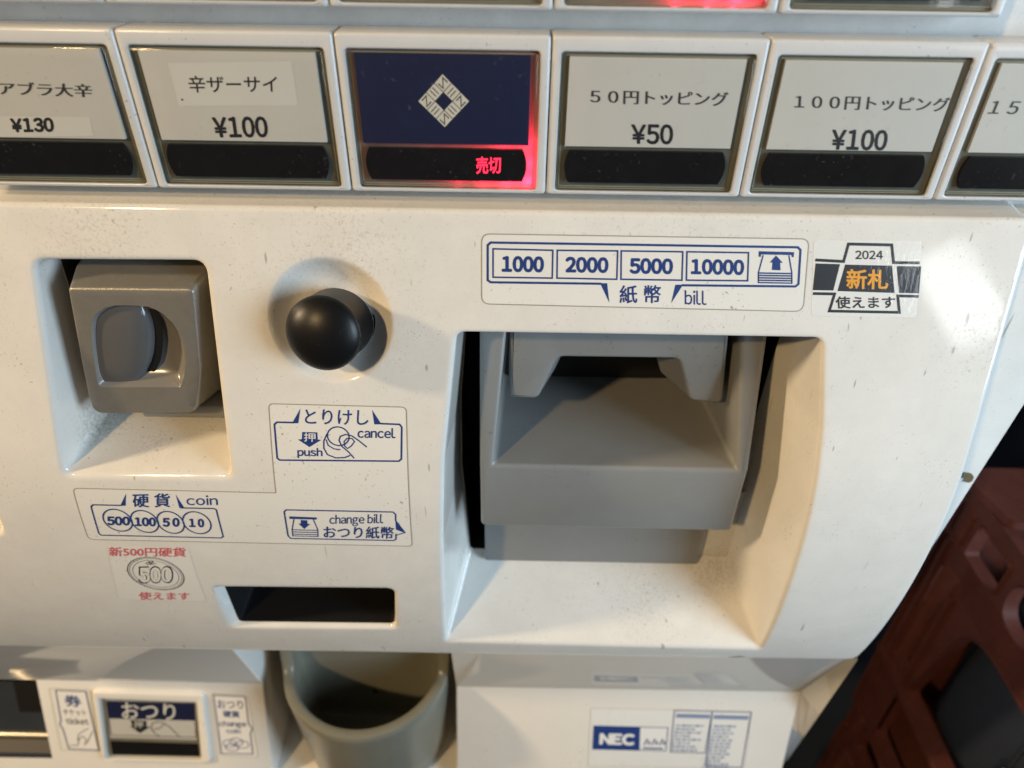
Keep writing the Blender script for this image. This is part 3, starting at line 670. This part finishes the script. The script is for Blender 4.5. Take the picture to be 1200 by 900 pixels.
text(sc, 'coin', [(-134.77,-216.60), (-121.79,-216.34), (-134.04,-211.48)], pan, 'blue', D1, -.004)
for cpt, ex, ez in (((-166.21,-225.82), (-160.21,-225.69), (-164.39,-219.42)), ((-154.93,-226.31), (-149.19,-226.18), (-153.23,-219.88)), ((-143.99,-226.62), (-138.38,-226.50), (-142.40,-220.18)), ((-132.81,-226.56), (-126.94,-226.43), (-131.35,-220.12))):
    rx = ex[0] - cpt[0]; stroke(sc, circle(cpt[0], cpt[1], rx*.99, (ez[1] - cpt[1])*.99, 36), .5, pan, 'blue', D1, True)
text(sc, '500', [(-171.13,-228.49), (-161.92,-228.47), (-169.97,-223.74)], pan, 'blue', D1, .06); text(sc, '100', [(-159.48,-228.79), (-150.94,-228.79), (-158.42,-224.03)], pan, 'blue', D1, .06)
text(sc, '5 0', [(-147.63,-228.90), (-140.92,-228.75), (-146.54,-224.14)], pan, 'blue', D1, .06); text(sc, '1 0', [(-136.28,-228.84), (-130.42,-228.90), (-135.46,-224.26)], pan, 'blue', D1, .06)
part(sc, 'guide_sticker', label='L-shaped clear sticker with blue cancel, coin and change bill signs')

sn = sticker('', [(-175.69,-241.45), (-140.51,-242.24), (-142.56,-280.83), (-183.27,-280.13)], 'film', None, 'film_white', .25, r=1.5)
text(sn, '新500円硬貨', [(-176.63,-248.22), (-142.91,-247.84), (-175.12,-242.24)], pan, 'red', D1, .012)
text(sn, '使えます', [(-173.59,-280.65), (-149.91,-280.25), (-172.12,-274.42)], pan, 'red', D1, .012)
cc = (-159.72,-260.46); e1 = (-147.45,-260.15)[0] - cc[0]; e2 = (-156.25,-248.57)[1] - cc[1]
for k, w in ((1.0, .42), (.93, .2), (.82, .22)): stroke(sn, circle(cc[0], cc[1], e1*k, e2*k, 44), w, pan, 'soft_ink', D1, True)
text(sn, '500', [(-169.22,-267.24), (-153.97,-266.60), (-166.03,-255.25)], pan, 'soft_ink', D1, .03)
text(sn, '500', [(-168.55,-266.50), (-154.19,-265.89), (-165.67,-255.90)], pan, 'film', D1 + .05, -.014)
for q in ([(-162.41,-252.98), (-159.43,-251.41), (-157.41,-253.08)], [(-161.89,-254.06), (-159.68,-252.27), (-158.51,-253.97)], [(-160.21,-251.21), (-160.13,-253.80), (-158.25,-251.16)]): stroke(sn, q, .35, pan, 'soft_ink', D1)
part(sn, 'coin_notice_sticker', label='white sticker with red lettering and a drawn 500 coin')

s2 = MB(); P2 = rpoly([(105.95,-105.16), (144.12,-104.84), (148.59,-132.01), (109.84,-132.05)], 1.6, 5, 4)
sheet(s2, P2, pan, 'film_white', .05, 5)
for q in ([(107.63,-111.90), (117.86,-112.28), (118.38,-106.22), (133.71,-106.31), (135.75,-112.41), (145.07,-112.33)], [(108.94,-123.83), (116.84,-123.85), (116.05,-130.11), (141.82,-130.20), (139.90,-124.18), (147.48,-124.27)]): stroke(s2, q, .78, pan, 'ink', D1)
for q in ([(107.99,-113.11), (116.75,-113.24), (116.11,-122.61), (108.65,-122.59)], [(118.62,-113.35), (135.44,-113.49), (138.49,-123.16), (117.68,-122.79)], [(137.05,-113.60), (145.92,-113.60), (147.35,-123.16), (140.16,-123.13)]): fill(s2, q, pan, 'ink', D1)
text(s2, '2024', [(121.93,-111.35), (131.59,-111.27), (121.36,-108.49)], pan, 'ink', D1, .025)
text(s2, '新札', [(120.76,-121.77), (135.60,-121.75), (119.57,-115.02)], pan, 'orange', D1 + .05, .022)
text(s2, '使えます', [(118.39,-129.08), (139.85,-128.67), (117.37,-124.81)], pan, 'ink', D1, .018)
sheet(s2, P2, pan, 'clearfilm', .24, 4)
part(s2, 'new_note_sticker', label='black and orange 2024 新札 sticker under crinkled clear film')

# ---- lower section: glossy wall tucked under the panel, sloping face, ticket outlet, change button, coin cup
WU = (-0.2586, 0.966)                                  # from the crease up to the panel
def wallp(x, s): return (x, FC[0] + WU[0]*s, FC[1] + WU[1]*s)
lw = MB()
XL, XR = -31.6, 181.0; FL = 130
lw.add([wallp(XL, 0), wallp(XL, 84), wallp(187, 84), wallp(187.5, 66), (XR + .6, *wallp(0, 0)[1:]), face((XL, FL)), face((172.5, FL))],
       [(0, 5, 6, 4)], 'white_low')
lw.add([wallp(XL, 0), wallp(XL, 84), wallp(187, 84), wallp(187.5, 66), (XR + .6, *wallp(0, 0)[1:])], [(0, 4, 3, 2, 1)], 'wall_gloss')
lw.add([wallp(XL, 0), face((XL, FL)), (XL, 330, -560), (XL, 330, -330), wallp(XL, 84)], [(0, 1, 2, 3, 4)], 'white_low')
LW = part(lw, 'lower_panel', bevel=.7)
sd = MB(); Lp = [Vector(wallp(187.3, 66)), Vector((XR + .6, *wallp(0, 0)[1:])), Vector(face((172.5, FL)))]; Rp = [Vector((190.5, 226.2, -346)), Vector((190.5, 233.3, -415)), Vector((190.5, 253, -596))]
rows = []
for a in range(2):
    for t in range(6):
        u = t/5; l = Lp[a].lerp(Lp[a + 1], u); r = Rp[a].lerp(Rp[a + 1], u); rows.append([l, l.lerp(r, .5), r, (r.x, r.y + 30, r.z)])
sd.loft(rows, 'wall_gloss', closed=False)
part(sd, 'side_cheek', LW, angle=20)
tb = MB(); BX0, BX1 = -292.0, -151.5
bh = rpoly([*[(-256.15,7.20), (-189.42,8.29), (-189.84,58.01), (-257.59,57.79)]], [1.5, 1.5, 1.5, 1.5], 4, 4)
fpoly = [(BX0, 0), (BX1, 0), (BX1 + 1, FL), (BX0, FL)]
sheet(tb, fpoly, face, 'white_low', 0, 0, [offset(bh, .2)])
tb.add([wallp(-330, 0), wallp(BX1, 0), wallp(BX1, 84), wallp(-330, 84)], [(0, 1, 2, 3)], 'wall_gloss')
tb.add([wallp(BX1, 0), face((BX1 + 1, FL)), (BX1, 330, -560), (BX1, 330, -330), wallp(BX1, 84)], [(0, 1, 2, 3, 4)], 'white_low')
tb.add([face((BX0, 0)), face((BX0, 58)), face((BX0, 58), -40), face((BX0, 0), -40)], [(0, 1, 2, 3)], 'white_low')
tb.add([face((BX0, 60)), face((-340, 60)), face((-340, FL)), face((BX0, FL))], [(0, 1, 2, 3)], 'white_low')
TB = part(tb, 'ticket_housing', bevel=.7)
# change button in the housing
cb = MB(); r0 = offset(bh, 1.6)
win = rpoly([(-253.78,11.49), (-193.26,13.06), (-195.14,58.11), (-256.06,57.95)], 1.0, 4, 4)
rows = [[face(p, 0.05) for p in r0], [face(p, 1.6) for p in offset(bh, 1.2)], [face(p, 2.4) for p in offset(bh, .3)], [face(p, 2.5) for p in offset(win, .9)], [face(p, 2.1) for p in offset(win, .2)], [face(p, -1.2) for p in win]]
cb.loft(rows, 'white_low'); fill(cb, win, face, 'tray', -1.0)
CB = part(cb, 'change_button', label='push button marked おつり in white on navy')
cc_ = MB()
fill(cc_, [(-250.97,12.88), (-194.27,13.99), (-196.96,43.67), (-252.31,42.85)], face, 'paper', .1)
fill(cc_, [(-250.20,14.87), (-195.82,15.66), (-196.67,28.71), (-251.23,28.09)], face, 'navy_card', .22)
stroke(cc_, rpoly([(-250.58,14.33), (-195.33,15.28), (-197.50,41.61), (-251.39,40.77)], .8, 3, 1), .35, face, 'ink', .26, True)
text(cc_, 'おつり', [(-242.18,27.73), (-208.82,28.20), (-241.23,15.61)], face, 'paper_patch', .34, .012)
fill(cc_, [(-237.49,29.12), (-227.30,29.48), (-228.02,33.77), (-225.59,33.91), (-232.71,39.09), (-238.41,33.60), (-236.85,33.38)], face, 'ink', .24)
text(cc_, '押', [(-235.85,35.04), (-230.34,35.12), (-235.14,29.82)], face, 'paper', .32, .006)
stroke(cc_, [(-220.67,41.12), (-223.47,38.92), (-225.29,35.21), (-224.05,31.46), (-220.79,29.91), (-217.06,30.58), (-213.59,33.49), (-207.66,41.62)], .5, face, 'soft_ink', .24)
stroke(cc_, [(-223.88,36.12), (-219.92,35.11), (-216.43,31.69)], .4, face, 'soft_ink', .26)
part(cc_, 'change_card', CB)
cd_ = MB(); fill(cd_, rpoly([(-252.70,45.50), (-196.99,46.70), (-196.84,56.61), (-252.69,56.16)], .8, 3, 1), face, 'gloss_black', .15); part(cd_, 'change_window', CB)
cl_ = MB(); fill(cl_, win, face, 'clear', 1.4); part(cl_, 'clear_cover', CB)
tk = MB(); o_ = rpoly([(-284.99,5.94), (-259.66,6.54), (-260.79,54.21), (-285.15,53.34)], 1.5, 4, 3); sheet(tk, o_, face, 'film', .1, 0); stroke(tk, o_, .35, face, 'tape', .15, True)
i_ = [(-280.86,7.30), (-262.43,7.86), (-260.90,52.88), (-279.99,52.10), (-281.17,36.65), (-282.76,33.33), (-281.35,30.33)]
fill(tk, i_, face, 'film_white', .2); stroke(tk, i_, .55, face, 'blue', .28, True)
text(tk, '券', [(-276.42,18.82), (-266.55,19.73), (-276.56,10.47)], face, 'blue', .28, .02)
text(tk, 'チケット', [(-278.78,25.84), (-264.50,26.12), (-278.97,21.43)], face, 'soft_ink', .28, 0)
text(tk, 'ticket', [(-278.22,32.68), (-263.88,32.96), (-278.53,28.05)], face, 'ink', .28, .01)
stroke(tk, [(-278.94,49.42), (-273.97,49.32), (-271.83,43.60), (-269.28,42.05), (-267.68,44.66), (-269.57,48.86), (-267.42,46.92), (-262.68,38.17)], .5, face, 'soft_ink', .28); stroke(tk, [(-273.37,45.52), (-271.97,40.60), (-267.80,37.52), (-264.80,35.96)], .45, face, 'soft_ink', .28)
part(tk, 'ticket_sticker', TB, label='narrow sticker reading 券 ticket with a drawn hand')
ck = MB(); o_ = rpoly([(-184.27,8.01), (-161.77,9.03), (-159.25,56.65), (-183.69,55.59)], 1.5, 4, 3); sheet(ck, o_, face, 'film', .1, 0); stroke(ck, o_, .35, face, 'tape', .15, True)
i_ = [(-182.87,9.07), (-163.21,9.96), (-163.08,30.30), (-160.97,33.98), (-162.53,37.75), (-162.42,53.83), (-182.42,53.84)]
fill(ck, i_, face, 'film_white', .2); stroke(ck, i_, .5, face, 'blue', .28, True)
text(ck, 'おつり', [(-181.16,18.85), (-165.11,19.09), (-181.13,12.65)], face, 'blue', .28, .0); text(ck, '硬貨', [(-178.18,25.40), (-168.16,25.77), (-178.31,20.63)], face, 'blue', .28, .02)
text(ck, 'change', [(-181.76,33.63), (-164.61,33.68), (-181.69,28.43)], face, 'blue', .28, .01); text(ck, 'coin', [(-177.58,37.85), (-168.70,38.05), (-177.52,34.11)], face, 'blue', .28, .01)
for cpt in ((-176.53,45.93), (-172.08,44.52), (-168.41,46.53), (-175.28,48.94)): stroke(ck, circle(cpt[0], cpt[1], 4.2, 2.9, 24), .4, face, 'blue', .28, True)
part(ck, 'change_coin_sticker', TB, label='narrow sticker reading おつり硬貨 change coin with drawn coins')
# ticket outlet: dark pocket with steel lips
to = MB()
to.add([face((-340, 0)), face((BX0, 0)), face((BX0, 0), -30), face((-340, 0), -30)], [(0, 1, 2, 3)], 'steel')
to.add([face((-340, 3.0), -2), face((BX0, 3.0), -2), face((BX0, 3.2), -40), face((-340, 3.2), -40), face((BX0, 60), -40), face((-340, 60), -40)], [(0, 1, 2, 3), (3, 2, 4, 5)], 'cavity')
TO = part(to, 'ticket_outlet')
tl_ = MB(); rows = []
for i in range(9):
    a = i/8*math.pi; rows.append([face((-340, 50.5 - 2.6*math.cos(a)), -10 + 3*math.sin(a)), face((BX0, 50.5 - 2.6*math.cos(a)), -10 + 3*math.sin(a))])
tl_.loft(rows, 'steel', closed=False); tl_.add([face((-340, 53.0), -10), face((BX0, 53.0), -10), face((BX0, 60), -4), face((-340, 60), -4)], [(0, 1, 2, 3)], 'cavity')
part(tl_, 'steel_lip', TO)
# coin cup in the bay between the housing and the lower panel
cp = MB(); C_ = (-87.0, 257.5, -400.0); n = 72
def ring(r, z, back=None):
    out = []
    for i in range(n):
        a = 2*math.pi*i/n; y = math.sin(a); t = min(1, max(0, (y + .25)/.45)); t = t*t*(3 - 2*t)
        out.append((C_[0] + r*math.copysign(abs(math.cos(a))**(1 if y < 0 else .25), math.cos(a)), C_[1] + r*y*(1.0 if y < 0 else .13), z + (62*t if back else 0)))
    return out
cp.loft([ring(44, -482), ring(47, -476), ring(48.5, -455), ring(51.4, -406, 1), ring(51.8, -402.5, 1), ring(51.0, -400.4, 1), ring(49.5, -400.0, 1), ring(46.6, -400.0, 1), ring(45.4, -400.6, 1), ring(44.6, -402.6, 1), ring(42.5, -462), ring(39, -470), ring(28, -473), ring(12, -474)], 'cup', cap0=True, cap1=True)
CP = part(cp, 'coin_cup', angle=50)
sw = MB(); lathe(sw, (-88.0, 263.3, -446), (0, -1, .05), [(1.9, 0), (1.9, 1.2), (1.3, 1.5), (.3, 1.1)], 'cavity', 16); part(sw, 'screw_hole', CP)
bf = MB(); bf.box((-151.0, 215, -500), (-32.0, 330, -482), 'white_low'); bf.box((-151.0, 326, -482), (-32.0, 330, -330), 'cup'); part(bf, 'cup_bay')
# maker's sticker
mk = MB(); P_ = rpoly([(52.47,14.62), (153.35,15.07), (153.20,59.09), (52.55,59.55)], 1, 4, 3); sheet(mk, P_, face, 'film', .08, 0); stroke(mk, P_, .2, face, 'grime', .12, True)
fill(mk, [(55.07,27.90), (84.31,28.30), (85.11,46.28), (55.13,45.87)], face, 'blue', .2); fill(mk, [(84.31,28.30), (101.70,28.45), (101.70,46.45), (85.11,46.28)], face, 'film_white', .2)
stroke(mk, [(55.07,27.90), (101.70,28.45), (101.70,46.45), (55.13,45.87)], .4, face, 'blue', .26, True)
text(mk, 'NEC', [(59.70,41.62), (80.84,41.95), (59.71,33.84)], face, 'film_white', .28, .08)
for k in range(3):
    b0 = Vector((87.62,42.06)) + Vector((k*4.9, 0)); stroke(mk, [b0, b0 + Vector((1.6, -4.6)), b0 + Vector((2.8, -.6)), b0 + Vector((3.6, -3))], .7, face, 'blue', .28)
stroke(mk, [(86.99,44.52), (99.77,44.76)], .9, face, 'blue', .28)
for q in ([(104.80,15.28), (128.52,15.54), (126.98,47.68), (104.77,47.37)], [(128.52,15.54), (152.84,15.79), (151.54,58.62), (128.54,58.07)]): stroke(mk, q, .45, face, 'blue', .2, True)
for q in ([(106.36,17.62), (127.57,17.93), (127.27,21.02), (106.21,20.71)], [(129.94,18.12), (151.75,18.42), (151.51,21.51), (129.65,21.22)]): fill(mk, q, face, 'pale_blue', .2)
for k in range(15):
    for (a_, b_, lim) in (((107.09,26.67), (127.24,27.00), 8), ((130.77,26.70), (150.92,27.03), 13)):
        if k >= lim: continue
        p = Vector(a_) + Vector((-k*.35 - .2, k*2.7)); q = Vector(b_) + Vector((-k*.5 - rnd.random()*9, k*2.7)); x = p.copy()
        while x.x < q.x - .6:
            w = .8 + rnd.random()*2.6; y = Vector((min(x.x + w, q.x), x.y)); stroke(mk, [x, y], 1.1 + .5*rnd.random(), face, 'pale_blue', .2); x = y + Vector((.5 + rnd.random()*.5, 0))
part(mk, 'maker_sticker', label='clear sticker with a blue NEC mark and two columns of small print')

# ------------------------------------------------------------------ red bottle crates stacked beside the machine
def crate_mesh(base, w=300.0, l=186.0, h=262.0):
    """open crate: base = world corner (left, far, bottom) in mm; parts are returned as mesh builders"""
    x0, y1, z0 = base; y0 = y1 - l; x1 = x0 + w; zt = z0 + h; t = 7.0
    out = []
    def wall_yz(x, sgn):                                   # a side wall with a hand opening, ribs across and down
        b = MB(); sf = lambda p, d=0.0: (x - sgn*d, p[0], p[1])
        a = rpoly([(y0, z0), (y1, z0), (y1, zt), (y0, zt)], 3, 4, 4)
        hole = rpoly([(y0 + 26, z0 + 84), (y1 - 46, z0 + 84), (y1 - 62, zt - 72), (y0 + 30, zt - 72)], [8, 5, 34, 34], 8, 4)
        h2 = rpoly([(y1 - 62, zt - 40), (y1 - 28, zt - 40), (y1 - 28, zt - 12), (y1 - 62, zt - 12)], 4, 5, 2)
        h3 = rpoly([(y1 - 108, zt - 44), (y1 - 72, zt - 44), (y1 - 72, zt - 10), (y1 - 108, zt - 10)], 16, 6, 1)
        h4 = rpoly([(y1 - 34, z0 + 92), (y1 - 16, z0 + 92), (y1 - 16, zt - 62), (y1 - 34, zt - 62)], 3, 4, 3)
        h5 = rpoly([(y1 - 120, z0 + 14), (y1 - 40, z0 + 14), (y1 - 40, z0 + 70), (y1 - 120, z0 + 70)], 6, 4, 3)
        h7 = rpoly([(y1 - 20, zt - 40), (y1 - 6, zt - 40), (y1 - 6, zt - 12), (y1 - 20, zt - 12)], 3, 4, 2)
        hs = [hole, h2, h3, h4, h5, h7]
        sheet(b, a, sf, 'crate', 0, 0, hs); sheet(b, a, sf, 'crate', -t, 0, hs)
        b.loft([[sf(p, 0) for p in a], [sf(p, -t) for p in a]], 'crate')
        for q in hs: b.loft([[sf(p, 0) for p in offset(q, 1.2)], [sf(p, 2.5) for p in offset(q, .6)], [sf(p, 2.5) for p in q], [sf(p, -t) for p in q]], 'crate')
        for k in range(9):                                 # grip ribs above the opening
            z = zt - 70 + k*2.9; b.box((min(x - sgn*1.8, x), y1 - 172, z), (max(x - sgn*1.8, x), y1 - 36, z + 1.2), 'crate')
        for y, zz in ((y1 - 3, zt - 44), (y1 - 11, zt - 44), (y1 - 37, zt - 74), (y1 - 124, z0 + 80), (y1 - 160, z0 + 80)):   # uprights below and beside it
            b.box((min(x - sgn*5, x), y - 3, z0 + 2), (max(x - sgn*5, x), y, zz), 'crate')
        b.box((min(x - sgn*6, x), y0, z0 + 78), (max(x - sgn*6, x), y1 - 2, z0 + 83), 'crate')
        return b
    def wall_xz(y, sgn):
        b = MB(); sf = lambda p, d=0.0: (p[0], y - sgn*d, p[1])
        a = rpoly([(x0 + t, z0), (x1 - t, z0), (x1 - t, zt), (x0 + t, zt)], 3, 4, 4)
        hole = rpoly([(x0 + 50, zt - 80), (x1 - 50, zt - 80), (x1 - 60, zt - 30), (x0 + 60, zt - 30)], 12, 6, 3)
        sheet(b, a, sf, 'crate', 0, 0, [hole]); sheet(b, a, sf, 'crate', -t, 0, [hole]); b.loft([[sf(p, 0) for p in a], [sf(p, -t) for p in a]], 'crate')
        b.loft([[sf(p, 0) for p in hole], [sf(p, -t) for p in hole]], 'crate')
        for k in range(8): b.box((x0 + 20 + k*36, min(y - sgn*4, y), z0 + 2), (x0 + 23 + k*36, max(y - sgn*4, y), zt - 90), 'crate')
        return b
    out.append(('side_wall', wall_yz(x0, 1))); out.append(('side_wall', wall_yz(x1, -1)))
    out.append(('end_wall', wall_xz(y0, 1))); out.append(('end_wall', wall_xz(y1, -1)))
    b = MB(); b.box((x0 + t, y0 + t, z0), (x1 - t, y1 - t, z0 + 5), 'crate'); out.append(('base', b))
    for cx, cy, fx, fy in ((x0, y1, 1, -1), (x1, y1, -1, -1)):           # flat flanges with a round hole in the far top corners
        b = MB(); sf = lambda p, d=0.0: (p[0], p[1], zt + 1.5 + d)
        P = rpoly([(cx - fx*9, cy + 6), (cx + fx*72, cy + 6), (cx + fx*72, cy + fy*44), (cx + fx*2, cy + fy*44)], [16, 3, 3, 8], 6, 2); hl = circle(cx + fx*44, cy + fy*27, 14, n=28)
        sheet(b, P, sf, 'crate', 0, 0, [hl]); sheet(b, P, sf, 'crate', 6, 0, [hl])
        b.loft([[sf(p) for p in P], [sf(p, 6) for p in P]], 'crate'); b.loft([[sf(p) for p in hl], [sf(p, 6) for p in hl]], 'crate'); out.append(('corner_flange', b))
    for (cx, cy) in ((x0 + 10, y0 + 10), (x1 - 10, y0 + 10), (x1 - 10, y1 - 10), (x0 + 10, y1 - 10)):
        b = MB(); b.loft([circle_at(cx, cy, 11, z0 + 1), circle_at(cx, cy, 11, zt - 14), circle_at(cx, cy, 12, zt - 8), circle_at(cx, cy, 12, zt - 1), circle_at(cx, cy, 7, zt - 1), circle_at(cx, cy, 7, z0 + 1)], 'crate')
        out.append(('corner_post', b))
    return out
def circle_at(cx, cy, r, z): return [(cx + r*math.cos(i*math.pi/12), cy + r*math.sin(i*math.pi/12), z) for i in range(24)]
protos = None
for k, (dx, dy, lab) in enumerate(((0, 0, 'red plastic bottle crate on top of the stack, beside the white machine'), (6, 4, 'red bottle crate in the middle of the stack, under the top crate'), (-4, 7, 'red bottle crate at the bottom of the stack, standing on the dark floor'))):
    zb = -594 - 263*k + 0.5
    R_ = empty('bottle_crate', W((310 + dx, 352 + dy, zb)), lab, 'crate', 'red bottle crates stacked beside the machine'); register(R_)
    if protos is None:
        protos = []
        for nm, b in crate_mesh((310.0, 352.0, zb)):
            protos.append(b.build(nm, R_, bevel=0, angle=35))
    else:
        for o in protos:
            c = o.copy(); COL.objects.link(c); c.parent = R_

# dark filler added to blacken the top crate's openings, and a bead string
sk = MB(); rows = []
for i in range(15):
    a = math.pi*i/14; rows.append([])
    for j in range(40):
        t = 2*math.pi*j/40; sx = abs(math.cos(t))**.5*math.copysign(1, math.cos(t)); sy = abs(math.sin(t))**.5*math.copysign(1, math.sin(t)); r = math.sin(a)**.45 if 0 < i < 14 else .02
        w = 1 + .035*math.sin(5*t + 3*a) + .03*math.sin(9*t - 4*a)
        rows[-1].append((462 + 132*sx*r*w, 259 + 76*sy*r*w, -478 + 98*math.copysign(abs(math.cos(a))**.6, math.cos(a)) + 5*math.sin(4*t + a)*r))
sk.loft(rows, 'cloth', cap0=True, cap1=True)
o = sk.build('cloth_filler', None, angle=80); o['label'] = 'dark navy cloth sack added inside the top red crate to darken its openings'; o['category'] = 'filler'
bd = MB(); bx, by = 319.5, 224.0
bd.box((bx - .5, by - .5, -484), (bx + .5, by + .5, -402), 'bead')
for k in range(3):
    c = Vector((bx, by, -482 + 9.2*k)); rows = []
    for i in range(9):
        a = math.pi*i/8; r = max(.05, 4.3*math.sin(a)); rows.append([(c.x + r*math.cos(q*math.pi/8), c.y + r*math.sin(q*math.pi/8), c.z + 4.3*math.cos(a)) for q in range(16)])
    bd.loft(rows, 'bead', cap0=True, cap1=True)
o = bd.build('bead_string', None, angle=80); o['label'] = 'short string of small metal beads hanging in the side opening of the top red crate'; o['category'] = 'beads'
